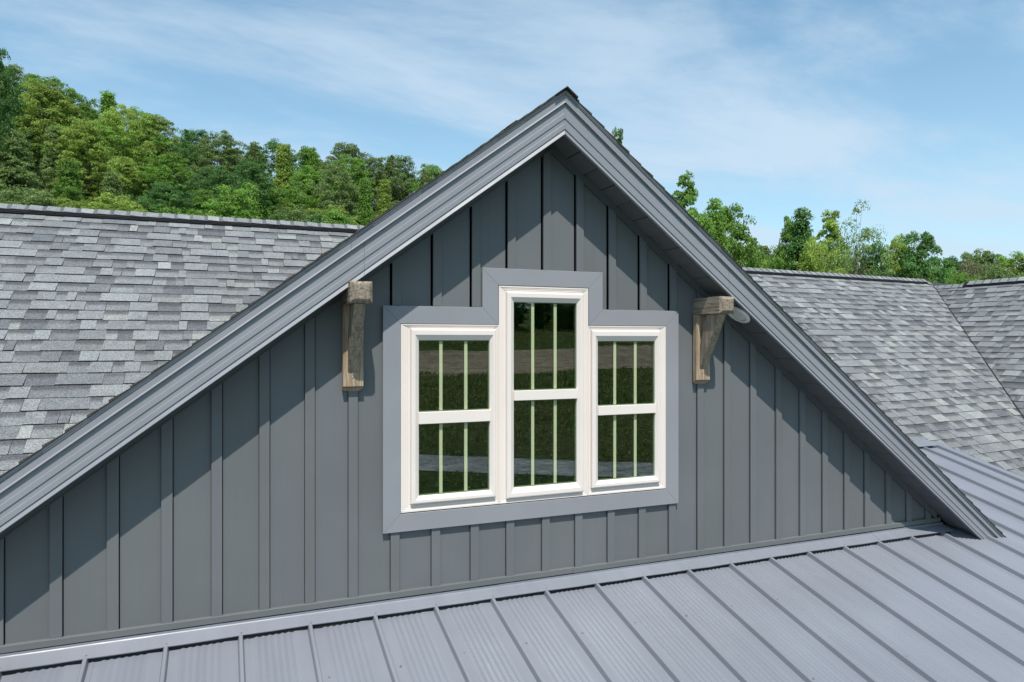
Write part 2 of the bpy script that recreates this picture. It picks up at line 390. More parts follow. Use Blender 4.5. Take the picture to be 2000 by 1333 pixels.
# base trim and wall flashing
mb = MB()
for x0, x1, dz in ((XL, 2.655, 0), (2.658, 6.99, .004)):
    mb.add([(x0,-.0005,-1.865+dz),(x0,-.026,-1.865+dz),(x0,-.028,-1.869+dz),(x0,-.028,-1.908+dz),(x0,-.022,-1.912+dz),(x0,-.0005,-1.912+dz)]+
           [(x1,-.0005,-1.858+dz),(x1,-.026,-1.858+dz),(x1,-.028,-1.862+dz),(x1,-.028,-1.902+dz),(x1,-.022,-1.906+dz),(x1,-.0005,-1.906+dz)],
           [(k, k+1, 6+k+1, 6+k) for k in range(5)]+[(0,1,2,3,4,5), (11,10,9,8,7,6)])
mb.build('base_trim', M['siding'], house)

# ------------------------------------------------------------------ lower walls (below what the camera sees)
mb = MB(); mb.box(-9, 15.8, .3, 11.2, -6.95, -2.9); mb.build('lower_wall', M['siding'], house)
mb = MB(); mb.box(-3.2, 9.2, -1.9, .2, -6.9, -2.75); mb.build('porch_wall', M['siding'], house)
mb = MB(); mb.box(-9.03, 15.83, .27, 11.23, -7.3, -6.75); mb.box(-3.23, 9.23, -1.93, .25, -7.3, -6.75); mb.build('foundation', M['concrete'], house)

# ------------------------------------------------------------------ metal porch roof
ZM = -1.978
def zm(y): return ZM+.25*y
ribs = [.111+.4515*k for k in range(-8, 21)]
XEND = 9.53
mroof = empty('metal_roof', parent=house); 
YB = -2.75
def ytop(x): return -.012 if x < 6.7 else 2.02
def panel(x0, x1):
    yt = ytop((x0+x1)/2); w = x1-x0; pr = [(0, 0), (.07, 0)]
    k = 7; a = .10
    step = (w-.05-.055*2)/k
    for i in range(k):
        s = .025+.055+i*step
        pr += [(s/w, 0), ((s+step*.5)/w, .0072)]
    pr += [(1, 0)]; pr = [(min(1, f), h) for f, h in pr]
    mb = MB(); ny = 6; rows = []
    for j in range(ny+1):
        y = YB+(yt-YB)*j/ny
        rows.append([(x0+f*w, y-h*.24, zm(y)+h*.97) for f, h in pr])
    n = len(pr); vs = [p for r in rows for p in r]
    fs = [(j*n+i, j*n+i+1, (j+1)*n+i+1, (j+1)*n+i) for j in range(ny) for i in range(n-1)]
    mb.add(vs, fs); b = len(vs)
    mb.add([(x0,YB,zm(YB)-.002),(x1,YB,zm(YB)-.002),(x1,yt,zm(yt)-.002),(x0,yt,zm(yt)-.002)], [(0,3,2,1)])
    return mb
allr = [r for r in ribs if r < XEND-.1]
for a, b in zip(allr[:-1], allr[1:]): panel(a+.0005, b-.0005).build('metal_panel', M['metal'], mroof)
panel(allr[-1]+.0005, XEND).build('metal_panel', M['metal'], mroof)
def rib(x, y0, y1, wb=.0205, wt=.0105, h=.041):
    mb = MB(); pr = [(-wb,.0005),(-wb*.92,.004),(-wt-.002,h-.004),(-wt+.002,h),(wt-.002,h),(wt+.002,h-.004),(wb*.92,.004),(wb,.0005)]
    vs = []
    for y in (y0, y1):
        vs += [(x+dx, y-dz*.24, zm(y)+dz*.97) for dx, dz in pr]
    n = len(pr); mb.add(vs, [(k, k+1, n+k+1, n+k) for k in range(n-1)]+[tuple(range(n-1,-1,-1)), tuple(range(n, 2*n))])
    return mb
for i, x in enumerate(allr):
    rib(x, YB-.004, ytop(x)-.004).build('standing_rib', M['metal'], mroof)
    if i % 2 == 0:                            # side-lap seam beside every second rib
        mb = MB(); y0, y1 = YB, ytop(x)
        mb.add([(x+.031,y0,zm(y0)+.001),(x+.048,y0,zm(y0)+.001),(x+.048,y1,zm(y1)+.001),(x+.031,y1,zm(y1)+.001),(x+.031,y0,zm(y0)+.0035),(x+.048,y0,zm(y0)+.0035),(x+.048,y1,zm(y1)+.0035),(x+.031,y1,zm(y1)+.0035)],
               [(4,5,6,7),(0,1,5,4),(1,2,6,5),(3,0,4,7)]); mb.build('lap_seam', M['metal'], mroof)
# side trim at the right edge of the metal roof
mb = MB()
for dx0, dx1, h in ((-.10, -.085, .030), (-.085, .02, .036), (-.115, -.10, .012)):
    mb.add([(XEND+dx0,YB,zm(YB)+.0015),(XEND+dx1,YB,zm(YB)+.0015),(XEND+dx1,2.03,zm(2.03)+.0015),(XEND+dx0,2.03,zm(2.03)+.0015),(XEND+dx0,YB,zm(YB)+h),(XEND+dx1,YB,zm(YB)+h),(XEND+dx1,2.03,zm(2.03)+h),(XEND+dx0,2.03,zm(2.03)+h)],
           [(4,5,6,7),(0,1,5,4),(1,2,6,5),(3,0,4,7),(2,3,7,6)])
mb.add([(XEND+.0205,YB,zm(YB)-.25),(XEND+.03,YB,zm(YB)-.25),(XEND+.03,2.03,zm(2.03)-.25),(XEND+.0205,2.03,zm(2.03)-.25),(XEND+.0205,YB,zm(YB)+.037),(XEND+.03,YB,zm(YB)+.037),(XEND+.03,2.03,zm(2.03)+.037),(XEND+.0205,2.03,zm(2.03)+.037)],
       [(0,3,2,1),(4,5,6,7),(0,1,5,4),(1,2,6,5),(2,3,7,6),(3,0,4,7)])
mb.build('side_trim', M['metal'], mroof)
mb = MB(); mb.box(8.2, 9.44, 1.86, 2.10, -1.44, -1.437)
mb = MB()
for x0, x1 in ((8.0, 9.40),):
    vs = [(x0,1.80,-1.478),(x1,1.80,-1.478),(x1,1.815,-1.462),(x0,1.815,-1.462),(x0,2.10,-1.385),(x1,2.10,-1.385),(x0,1.80,-1.484),(x1,1.80,-1.484),(x0,2.10,-1.43),(x1,2.10,-1.43)]
    mb.add(vs, [(0,1,2,3),(3,2,5,4),(6,7,1,0),(6,8,9,7),(1,7,9,5,2),(0,3,4,8,6),(4,5,9,8)])
mb.build('transition_flashing', M['metal'], mroof)
mb = MB(); mb.box(8.0, 9.36, 1.86, 1.87, -1.55, -1.475); mb.build('closure_strip', M['foam'], mroof)
# wall flashing lying on the ribs, its lower edge slightly wavy
random.seed(3)
def flash(x0, x1, lift=0.0):
    n = int((x1-x0)/.09); mb = MB(); vs = []
    for i in range(n+1):
        x = x0+(x1-x0)*i/n; ph = ((x-.111)/.4515) % 1.0; sag = .0035*sin(pi*ph)**2*(.3+.7*random.random())
        wy = .012*sin(x*1.3+.5)+.006*sin(x*4.1)
        yl = -.140+wy*.35; zl = zm(yl)+.0435-sag*.8+lift
        vs += [(x,-.0295,-1.912+lift),(x,-.031,-1.926+lift),(x,-.036,-1.931+lift-sag*.2),(x,yl+.006,zl+.0025),(x,yl,zl),(x,yl+.002,zl-.006),(x,yl+.012,zl-.005)]
    k = 7; mb.add(vs, [(i*k+j, (i*k+j+1), (i+1)*k+j+1, (i+1)*k+j) for i in range(n) for j in range(k-1)])
    o = mb.build('wall_flashing', M['metal'], mroof, smooth=False)
    return o
flash(XM, 2.03); flash(2.01, 6.02, .0018); flash(6.0, 7.02, .0036)
fo = MB()
n = 120
for i in range(n):
    x0 = XM+i*(7.0-XM)/n; x1 = XM+(i+1)*(7.0-XM)/n; j = .004*random.random()
    fo.add([(x0,-.118-j,zm(-.118)-.001),(x1,-.118-j,zm(-.118)-.001),(x1,-.118-j,zm(-.118)+.037-j*.3),(x0,-.118-j,zm(-.118)+.037-j*.3),(x0,-.09,zm(-.09)-.001),(x1,-.09,zm(-.09)-.001),(x1,-.09,zm(-.09)+.031),(x0,-.09,zm(-.09)+.031)],
           [(0,1,2,3),(3,2,6,7),(0,3,7,4),(1,5,6,2)])
fo.build('foam_closure', M['foam'], mroof)
# screws: hexagon heads on washers, one shared mesh
def screw_mesh():
    mb = MB(); n = 8
    for r, z0, z1 in ((.0085, .0, .0022), (.0050, .0022, .0075)):
        a = [(r*cos(2*pi*k/n), r*sin(2*pi*k/n), z0) for k in range(n)]; b = [(r*.96*cos(2*pi*k/n), r*.96*sin(2*pi*k/n), z1) for k in range(n)]
        mb.add(a+b, [(k, (k+1) % n, n+(k+1) % n, n+k) for k in range(n)]+[tuple(range(n, 2*n))])
    return mb.mesh('screw', [M['metal']])
SM = screw_mesh()
def screw(x, y, z, tilt=.245, s=1.0):
    o = bpy.data.objects.new('screw', SM); COL.objects.link(o); o.parent = mroof; o.location = (x, y, z); o.rotation_euler = (tilt, 0, random.random()); o.scale = (s, s, s)
for x in allr:
    if x < 6.9: screw(x+.004, -.118, zm(-.118)+.0445)
for i, x in enumerate(allr[:-1]):
    for y in (-.62-.012*i*0, -1.45, -2.2):
        if x < 9: screw(x+.062 if i % 2 else x+.066, y+random.uniform(-.02,.02), zm(y)+.001)

# ------------------------------------------------------------------ shingle roofs
PAL = [(.258,.270,.260),(.220,.231,.233),(.202,.212,.218),(.193,.202,.206),(.174,.183,.190),(.151,.160,.167),(.127,.135,.144),(.140,.148,.153)]
PW  = [.11,.21,.22,.18,.13,.07,.04,.04]
def clip(poly, a, b, c):                      # keep a*x+b*y<=c
    r = []
    for i in range(len(poly)):
        p, q = poly[i], poly[(i+1) % len(poly)]; dp = a*p[0]+b*p[1]-c; dq = a*q[0]+b*q[1]-c
        if dp <= 0: r.append(p)
        if dp*dq < 0: t = dp/(dp-dq); r.append((p[0]+(q[0]-p[0])*t, p[1]+(q[1]-p[1])*t))
    return r
def proj(P):
    d = P-CAM; f = d.x*sin(YAW)+d.y*cos(YAW); r = d.x*cos(YAW)-d.y*sin(YAW)
    return (1000+FPX*r/max(f, .01), 666.5-FPX*d.z/max(f, .01))
PIECES = []                                   # (roof, MB, projected size)
def shingles(roof, O, A, Dn, a0, a1, rows, e=.143, planes=(), seed=1, wscale=1.0, first=.0):
    rnd = random.Random(seed); Nn = A.cross(Dn); 
    if Nn.z < 0: Nn = -Nn
    for r in range(rows):
        s0 = r*e - first; s1 = s0+e; a = a0 - rnd.random()*.3; k = 0
        wob = [rnd.uniform(-.003, .003) for _ in range(400)]; tooth = rnd.random() < .5
        while a < a1:
            w = rnd.choice((.07,.11,.14,.17,.2,.24,.3)) if tooth else rnd.choice((.08,.12,.15,.19,.25)); w *= wscale*rnd.uniform(.92, 1.08)
            col = rnd.choices(PAL, PW)[0]; j = rnd.uniform(.93, 1.07)
            if not tooth: col = tuple(c*.90 for c in col)
            th = (.0108 if tooth else .0045)+rnd.uniform(-.0008, .0015)
            skew = rnd.uniform(-.006, .006)
            q = [(a+.0006, s0), (a+w-.0006, s0), (a+w-.0006+skew, s1+wob[k]), (a+.0006, s1+wob[k]+rnd.uniform(-.0015, .0015))]
            for pl in planes: q = clip(q, *pl) if q else q
            k += 1; a += w
            if len(q) >= 3:
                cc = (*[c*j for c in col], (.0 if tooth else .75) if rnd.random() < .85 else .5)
                ht = lambda p: .001+th*max(0, min(1.1, (p[1]-s0)/e)) + .0095*(1-max(0, min(1, (p[1]-s0)/e)))*0
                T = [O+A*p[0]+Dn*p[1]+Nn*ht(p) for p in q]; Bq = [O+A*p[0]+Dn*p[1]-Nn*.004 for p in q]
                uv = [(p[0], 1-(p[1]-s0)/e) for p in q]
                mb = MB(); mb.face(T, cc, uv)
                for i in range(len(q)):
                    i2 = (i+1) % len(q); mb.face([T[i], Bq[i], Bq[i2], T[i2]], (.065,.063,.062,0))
                # tooth flag decides whether faces look outward
                n = (T[1]-T[0]).cross(T[2]-T[0])
                if n.dot(Nn) < 0:
                    mb.f = [tuple(reversed(f)) for f in mb.f]; mb.uv = [list(reversed(u)) if u else None for u in mb.uv]
                pp = [proj(t) for t in T]; ar = abs(sum(pp[i][0]*pp[(i+1) % len(pp)][1]-pp[(i+1) % len(pp)][0]*pp[i][1] for i in range(len(pp))))/2
                cx = sum(p[0] for p in pp)/len(pp); cy = sum(p[1] for p in pp)/len(pp)
                vis = 0 < cx < 2000 and 0 < cy < 1333 and (cy < 178+abs(cx-1105)*(.685 if cx < 1105 else 1.02)-6) and not getattr(roof, 'hid', False)
                if vis and cx > 1500 and roof['tagk'] == 1 and cy > 870+(cx-1800)*.39: vis = False
                PIECES.append((roof, mb, ar if vis else 0))
            tooth = not tooth if rnd.random() < .82 else tooth
def slab(name, pts, th, mat, parent):         # solid roof deck under the shingles
    mb = MB(); n = len(pts); Nn = (pts[1]-pts[0]).cross(pts[2]-pts[0]).normalized()
    if Nn.z < 0: Nn = -Nn
    a = [p-Nn*.003 for p in pts]; b = [p-Nn*th for p in pts]
    mb.add(a+b, [tuple(range(n)), tuple(range(2*n-1, n-1, -1))]+[((i+1) % n, i, n+i, n+(i+1) % n) for i in range(n)])
    return mb.build(name, mat, parent)
UNDER = paint('roof_underlay', (.05, .05, .052), .8, .1)
# left main roof: faces the viewer, 9 in 12
ca, sa = 1/sqrt(1+.5625), .75/sqrt(1+.5625)
XA = Vector((1,0,0)); DN = Vector((0,-ca,-sa))
LO = Vector((0, 3.25, 1.31))
left_roof = slab('shingle_roof', [LO+XA*-9, LO+XA*1.95, LO+XA*-2.17+DN*5.15, LO+XA*-9+DN*5.15], .12, UNDER, house); left_roof['tagk'] = 0
left_roof['label'] = 'sunlit left roof slope of blended grey shingles below a dark ridge vent'
slab('roof_deck', [LO+XA*-9, LO+XA*6, LO+XA*6+Vector((0,ca,-sa))*5.2, LO+XA*-9+Vector((0,ca,-sa))*5.2], .12, UNDER, house)
shingles(left_roof, LO+DN*.03, XA, DN, -8.4, 2.5, 35, seed=11, planes=[(1.0,.8,1.98)])
# right main roof
azr = radians(5.5); RA = Vector((cos(azr), sin(azr), 0)); RD = Vector((sin(azr)*ca, -cos(azr)*ca, -sa))
RO = Vector((9.38, 5.70, 1.35))
RN = RA.cross(RD); RN = RN if RN.z > 0 else -RN
def rp(a, s): return RO+RA*a+RD*s
right_roof = slab('shingle_roof', [rp(-7.5,0), rp(5.84,0), rp(5.835-.7232*6.2,6.2), rp(-7.5,6.2)], .12, UNDER, house); right_roof['tagk'] = 1
right_roof['label'] = 'right roof slope of blended grey shingles running down to the valley'
ER = .1715
shingles(right_roof, rp(0,.03), RA, RD, -3.6, 6.0, 35, e=ER, planes=[(1.0,.7232,5.785)], seed=23, wscale=1.2)
# right wing, its slope facing left
WO = Vector((15.06, 6.4, 1.235)); WA = Vector((0,-1,0)); WD = Vector((-.7308,0,-.6826))
def wp(a, s): return WO+WA*a+WD*s
wing = slab('shingle_roof', [wp(.15,0), wp(7.5,0), wp(7.5,5.6), wp(.15+1.0245*5.6,5.6)], .12, UNDER, house); wing['tagk'] = 2
wing['label'] = 'darker wing slope of shingles beyond the valley at the right edge'
shingles(wing, wp(0,.03), WA, WD, -.2, 7.0, 28, e=.150, planes=[(-1.0,1.0245,-.150)], seed=31, wscale=1.05)
slab('roof_deck', [WO+WA*-3, wp(7.5,0), wp(7.5,0)+Vector((.7308,0,-.6826))*3, WO+WA*-3+Vector((.7308,0,-.6826))*3], .12, UNDER, house)
slab('roof_deck', [rp(-7.5,0), rp(9,0), rp(9,0)+Vector((-sin(azr)*ca,cos(azr)*ca,-sa))*5, rp(-7.5,0)+Vector((-sin(azr)*ca,cos(azr)*ca,-sa))*5], .12, UNDER, house)
# valley line: a dark open seam of metal
mb = MB(); p0, p1 = rp(5.80,.02), rp(5.80-.7232*5.5,5.5)
mb.add([p0+Vector((-.022,0,.010)), p0+Vector((.012,0,.018)), p1+Vector((.012,0,.018)), p1+Vector((-.022,0,.010))], [(0,1,2,3)])
mb.build('valley_flashing', M['black'], right_roof)

# gable roof shingles, seen along their edges
dorm = empty('gable_roof', parent=house)
random.seed(5)
for side in (-1, 1):
    mb = MB(); e = .143; x = XR; L_ = sqrt(1+(.7495 if side < 0 else .7795)**2); n = int(((XR-XL) if side < 0 else (XE0-XR))/(e/L_))
    for k in range(n+1):
        xa = XR+side*k*e/L_; xb = XR+side*(k+1)*e/L_*1.0
        if side > 0: xb = min(xb, XE0+.01)
        th = .011+random.random()*.006; yo = -.317-random.random()*.004
        za, zb = top(xa)+.002, top(xb)+.002
        yb = 5.4
        for (ya, yb2, h) in ((yo, yb, th), (yo+.008, yb, .004)):
            v = [(xa,ya,za),(xb,ya,zb),(xb,yb2,zb),(xa,yb2,za),(xa,ya,za+.003),(xb,ya,zb+h+.003),(xb,yb2,zb+h+.003),(xa,yb2,za+.003)]
            base = len(mb.v); 
            fs = [(0,3,2,1),(4,5,6,7),(0,1,5,4),(1,2,6,5),(2,3,7,6),(3,0,4,7)]
            for f in fs:
                if side < 0: f = tuple(reversed(f))
                cc = (.18,.185,.19,0) if f in ((4,5,6,7),(7,6,5,4)) else (.075,.068,.058,0)
                mb.face([v[i] for i in f], cc, None)
            break
    mb.build('shingle', M['shingle'], dorm, kind='stuff')

CAPM = M['shingle']
def ridge_run(parent, O, A, D1, D2, l0, l1, v0, v1, ec=.143, hw=.095, rs=1, vh=.042):
    rnd = random.Random(rs); Up = Vector((0,0,1))
    def prof(w, h): return [O+D1*w+Up*h, O+Up*h, O+D2*w+Up*h]
    if v1 > v0:
        for (w, h0, h1) in ((hw-.004, .004, vh), ):
            mb = MB(); n = max(1, int((v1-v0)/1.2)); 
            for k in range(n):
                a0 = v0+(v1-v0)*k/n+.002; a1 = v0+(v1-v0)*(k+1)/n-.002; j = rnd.uniform(-.003, .003)
                lo = [p+A*a0 for p in prof(w, h0)]; hi = [p+A*a0 for p in prof(w, h1+j)]
                lo2 = [p+A*a1 for p in prof(w, h0)]; hi2 = [p+A*a1 for p in prof(w, h1+j)]
                v = lo+hi+lo2+hi2
                mb.add(v, [(3,9,10,4),(4,10,11,5),(0,6,9,3),(5,11,8,2),(0,3,4,1),(1,4,5,2),(6,7,10,9),(7,8,11,10)])
                # louvre lines on the vent edge
                q0 = O+D1*(w+.004)
                for zz0 in (.012, .026):
                    mb.add([q0+A*a0+Up*zz0, q0+A*a1+Up*zz0, q0+A*a1+Up*(zz0+.005), q0+A*a0+Up*(zz0+.005), O+D1*w+A*a0+Up*zz0, O+D1*w+A*a1+Up*zz0, O+D1*w+A*a1+Up*(zz0+.005), O+D1*w+A*a0+Up*(zz0+.005)], [(0,1,2,3),(3,2,6,7),(0,4,5,1)])
            mb.build('ridge_vent', M['black'], parent)
    n = int((l1-l0)/ec)
    for k in range(n):
        a0 = l0+k*ec; a1 = a0+ec*1.02; hb = vh+.002 if v0-.02 <= a0 < v1 else .006
        mb = MB(); th0, th1 = .010+rnd.uniform(-.001,.002), .003; w = hw+rnd.uniform(-.003,.003)
        base = PAL[rnd.choice((0,1,1,2,2,3))]; j = rnd.uniform(.95, 1.07); dk = (.115,.12,.138)
        am = a0+ec*rnd.uniform(.74, .8)
        def row(a, th): return [p+A*a for p in prof(w, hb+th)]
        R0, R1, R2 = row(a0, th0), row(am, th0+(th1-th0)*.8), row(a1, th1); L0 = [p+A*a0 for p in prof(w, hb)]
        L2 = [p+A*a1 for p in prof(w, hb)]
        for P, Q, cc in ((R0, R1, base), (R1, R2, dk)):
            for i in (0, 1): mb.face([P[i], Q[i], Q[i+1], P[i+1]], (*[x*j for x in cc], 0), [(0,0)]*4)
        for i in (0, 1): mb.face([L0[i], R0[i], R0[i+1], L0[i+1]], (.05,.048,.046,0), None)
        mb.face([L0[0], L2[0], R2[0], R0[0]], (.06,.058,.056,0), None); mb.face([L0[2], R0[2], R2[2], L2[2]], (.06,.058,.056,0), None)
        # right outward direction
        me = mb.mesh('ridge_cap', [CAPM]); me.validate(); o = link_mesh('ridge_cap', me, None, parent)
DB = Vector((0, ca, -sa))
ridge_run(left_roof, LO+Vector((0,0,.012)), XA, DN, DB, -6.6, 2.2, -6.6, 2.2, ec=.150, rs=2)
ridge_run(right_roof, RO+Vector((0,0,.012)), RA, RD, Vector((-sin(azr)*ca, cos(azr)*ca, -sa)), -1.6, 5.76, -1.6, 5.42, ec=.175, hw=.12, rs=3, vh=.05)
ridge_run(wing, WO+Vector((0,0,.012)), WA, WD, Vector((.7308,0,-.6826)), -.1, 6.0, 1.03, 6.0, ec=.175, hw=.12, rs=4, vh=.05)
ridge_run(dorm, Vector((XR,0,top(XR)+.006)), Vector((0,1,0)), Vector((-.8,0,-.6)), Vector((.8,0,-.6)), -.34, 5.2, .62, 5.2, ec=.145, hw=.12, rs=6, vh=.036)

# the 300 shingles that show largest are single objects, the rest of each slope is one mesh
PIECES.sort(key=lambda t: -t[2])
for roof, mb, ar in PIECES[:300]: mb.build('shingle', M['shingle'], roof)
rest = {}
for roof, mb, ar in PIECES[300:]:
    R = rest.setdefault(roof.name, (roof, MB()))[1]; b = len(R.v)
    R.v += mb.v; R.f += [tuple(b+i for i in f) for f in mb.f]; R.c += mb.c; R.uv += mb.uv; R.m += mb.m
for roof, R in rest.values(): R.build('shingle', M['shingle'], roof, kind='stuff')
for r_ in (left_roof, right_roof, wing): del r_['tagk']

# ------------------------------------------------------------------ timber brackets
def bracket(label, xc, zt, zb, xb, zpost):
    t = empty('timber_bracket', label, 'bracket', 'timber brackets under the gable', loc=(xc, -.019, zpost))
    ox, oy, oz = t.location
    def P(mb, name, mat, bw=.003):
        mb.v = [(x-ox, y-oy, z-oz) for x, y, z in mb.v]; return bevel(mb.build(name, mat, t), bw, 2)
    # post: a board on the wall with a chamfered foot
    w = .073; mb = MB(); y0, y1, c = -.066, -.0195, .022
    mb.add([(xc-w,y1,zpost),(xc+w,y1,zpost),(xc+w,y1,zb-.001),(xc-w,y1,zb-.001),(xc-w,y0,zpost+c),(xc+w,y0,zpost+c),(xc+w,y0,zb-.001),(xc-w,y0,zb-.001),(xc-w+c,y1,zpost-.0),(xc+w-c,y1,zpost)],
           [(4,5,6,7),(0,4,7,3),(5,1,2,6),(7,6,2,3),(0,1,5,4)])
    mb.add([(xc-w+.001,y1,zpost-.001),(xc+w-.001,y1,zpost-.001),(xc+w-.022,y1,zpost-.014),(xc-w+.022,y1,zpost-.014),(xc-w+.001,y0+.008,zpost+c-.007),(xc+w-.001,y0+.008,zpost+c-.007)],
           [(4,3,2,5),(0,3,4),(5,2,1)])
    P(mb, 'post', M['cedar'])
    # beam: chamfered end
    w = .077; yf = -.385; c = .026; mb = MB(); cb = xb
    a = [(cb-w,-.0005,zb),(cb+w,-.0005,zb),(cb+w,-.0005,zt),(cb-w,-.0005,zt)]
    b = [(cb-w,yf+c,zb),(cb+w,yf+c,zb),(cb+w,yf+c,zt),(cb-w,yf+c,zt)]
    d = [(cb-w+c,yf,zb+c),(cb+w-c,yf,zb+c),(cb+w-c,yf,zt-c*.8),(cb-w+c,yf,zt-c*.8)]
    mb.add(a+b+d, [(0,3,2,1),(0,1,5,4),(1,2,6,5),(2,3,7,6),(3,0,4,7),(4,5,9,8),(5,6,10,9),(6,7,11,10),(7,4,8,11),(8,9,10,11)])
    P(mb, 'beam', M['cedar_y'], .004)
    # brace: from the beam's underside down to the post
    w = .040; zf = zb-.0005; yo, yi = -.335, -.160; c = .008
    zl, zh = zpost+.118, zpost+.335
    prof = [(yo, zf), (-.0665, zl), (-.0665, zh), (yi, zf)]
    mb = MB(); A_ = [(xc-w, y, z) for y, z in prof]; B_ = [(xc+w, y, z) for y, z in prof]
    mb.add(A_+B_, [(0,1,2,3),(7,6,5,4),(0,4,5,1),(1,5,6,2),(2,6,7,3),(3,7,4,0)])
    P(mb, 'brace', M['cedar_b'], .006)
    mb = MB(); mb.add([(xc-.004+.006*cos(k*pi/4), -.0675, zpost+.086+.006*sin(k*pi/4)) for k in range(8)]+[(xc-.004, -.0715, zpost+.086)], [(k, (k+1) % 8, 8) for k in range(8)])
    P(mb, 'nail', M['metal'], .0005)
    return t
bracket('weathered timber bracket left of the three windows, its foot in sunlight', .868, .407, .259, .872, -.349)
bracket('weathered timber bracket right of the three windows, beside the white soffit light', 3.925, .377, .232, 3.941, -.366)

# ------------------------------------------------------------------ soffit light
lx, ly = 4.235, -.150; ang = math.atan(.762)
lt = empty('soffit_light', 'round white recessed light in the soffit behind the right timber bracket', 'light', loc=(lx, ly, low(lx)-.002)); lt.rotation_euler = (0, ang, 0)
def lathe(prof, n=48):
    mb = MB(); vs = [(r*cos(2*pi*k/n), r*sin(2*pi*k/n), z) for r, z in prof for k in range(n)]
    mb.add(vs, [(i*n+k, i*n+(k+1) % n, (i+1)*n+(k+1) % n, (i+1)*n+k) for i in range(len(prof)-1) for k in range(n)]); return mb
for nm, pf, mt in (('trim_ring', [(.117,.004),(.117,-.006),(.111,-.013),(.085,-.018),(.079,-.014),(.070,.010),(.068,.022)], 'light_white'), ('lens', [(.0775,-.006),(.060,-.009),(.03,-.011),(.0005,-.0115)], 'light_white')):
    o = lathe(pf).build(nm, M[mt], lt, smooth=True)
M['lens'] = M['light_white']

# ------------------------------------------------------------------ terrain
SKYL = [(-900,60),(-300,80),(0,138),(60,160),(120,165),(170,195),(215,236),(250,218),(340,240),(385,275),(440,302),(520,292),(600,294),(700,312),(760,320),(850,345),(1000,400),(1150,470),(1300,520),(2100,560),(3000,600)]
def sky_v(u):
    if u <= SKYL[0][0]: return SKYL[0][1]
    for (a, b), (c, d) in zip(SKYL[:-1], SKYL[1:]):
        if u <= c: return b+(d-b)*(u-a)/(c-a)
    return SKYL[-1][1]
FR = 128.0; HT = 12.5
def sstep(t): t = max(0, min(1, t)); return t*t*(3-2*t)
def ground(x, y):
    dx, dy = x-CAM.x, y-CAM.y
    f = dx*sin(YAW)+dy*cos(YAW); r = dx*cos(YAW)-dy*sin(YAW)
    z = -7.0
    if f > 30:
        v = sum(sky_v(1000+FPX*r/f+k) for k in (-90,-45,0,45,90))/5
        zt = (666.5-v)/FPX*FR-HT
        if v > 500: zt = min(zt, -4.0)
        t = (f-46)/(FR-46); z = -7+(zt+7)*(sstep(t*.5)*2 if t < 1 else 1)
    d = -y
    if d > 30:
        t = d-30
        z = -7+2.2*sstep((d-45)/55)+7.5*sstep((d-92)/62)+14*sstep((d-150)/200)
    return z+.25*sin(x*.13)*sin(y*.11)*min(1, max(0, (abs(y)-25)/30))
def terrain():
    xs = sorted(set([-2500,-1600,-1000,-700,-500,-400,-320]+list(range(-260, 261, 6))+[300,350,420,520,700,1000,1600,2500])); ys = xs
    vs = [(x, y, ground(x, y)) for y in ys for x in xs]; n = len(xs)
    me = bpy.data.meshes.new('ground'); me.from_pydata(vs, [], [(j*n+i, j*n+i+1, (j+1)*n+i+1, (j+1)*n+i) for j in range(n-1) for i in range(n-1)])
    me.polygons.foreach_set('use_smooth', [True]*len(me.polygons)); return me
def grass_mat():
    t = NT('meadow_grass'); a = t.noise(.06, 5, .6); b = t.noise(1.2, 6, .7); c_ = t.noise(.35, 6, .65); d = t.noise(7, 4, .7)
    c = t.mix(t.rng(a, .4, .62, 0, 1), (.070, .125, .030), (.135, .155, .055)); c = t.mix(t.rng(c_, .5, .68, 0, .8), c, (.045, .085, .022))
    c = t.mix(t.rng(b, .62, .74, 0, .55), c, (.22, .20, .10)); c = t.scale(c, t.math('MULTIPLY', t.rng(d, .35, .65, .45, 1.6), t.rng(t.noise(2.6, 5, .7), .35, .65, .55, 1.45))); t.bump(t.math('ADD', b, d), 1.0, .5)
    return t.set(c, .95, .1)
link_mesh('ground', terrain(), grass_mat(), kind='structure')
def strip(name, pts, w, mat, h=.06):
    mb = MB(); vs = []; n = len(pts); rnd = random.Random(5)
    for i, (x, y) in enumerate(pts):
        a = Vector(pts[max(0, i-1)]); b = Vector(pts[min(n-1, i+1)]); d = (b-a).normalized(); nx, ny = -d.y, d.x
        for k in range(7):
            s = (k/6-.5)*(w+rnd.uniform(-.5, .5)*(1 if k in (0, 6) else 0)*w*.12); X, Y = x+nx*s, y+ny*s; vs.append((X, Y, ground(X, Y)+h*(1 if 0 < k < 6 else .3)))
    mb.add(vs, [(i*7+k, i*7+k+1, (i+1)*7+k+1, (i+1)*7+k) for i in range(n-1) for k in range(6)])
    return mb.build(name, mat, None, kind='structure')
def dirt_mat(name, c0, c1, sc):
    t = NT(name); g = t.noise(sc, 5, .7); b = t.noise(.5, 4); r = t.noise(1, 3, .5, t.mapping((.05, 1.2, 1)))
    c = t.mix(t.rng(g, .3, .7, 0, 1), c0, c1); c = t.scale(c, t.math('MULTIPLY', t.rng(b, .3, .7, .8, 1.2), t.rng(r, .35, .65, .8, 1.15))); t.bump(g, .6, .05); return t.set(c, .95, .1)
strip('gravel_road', [(-120+i*3, -33+.0*i+(-120+i*3-16)*.55 if False else -28-(16-(-120+i*3))*(.95 if -120+i*3 < 40 else .95)*1.0 if False else -31.5+(-120+i*3-15)*.62) for i in range(60)], 4.6, dirt_mat('gravel', (.13,.145,.17), (.34,.36,.39), 2.2))
strip('dirt_track', [(-150+i*5, -108-3*sin(i*.3)) for i in range(70)], 25, dirt_mat('bare_earth', (.20,.165,.125), (.33,.285,.235), 1.5), .12)

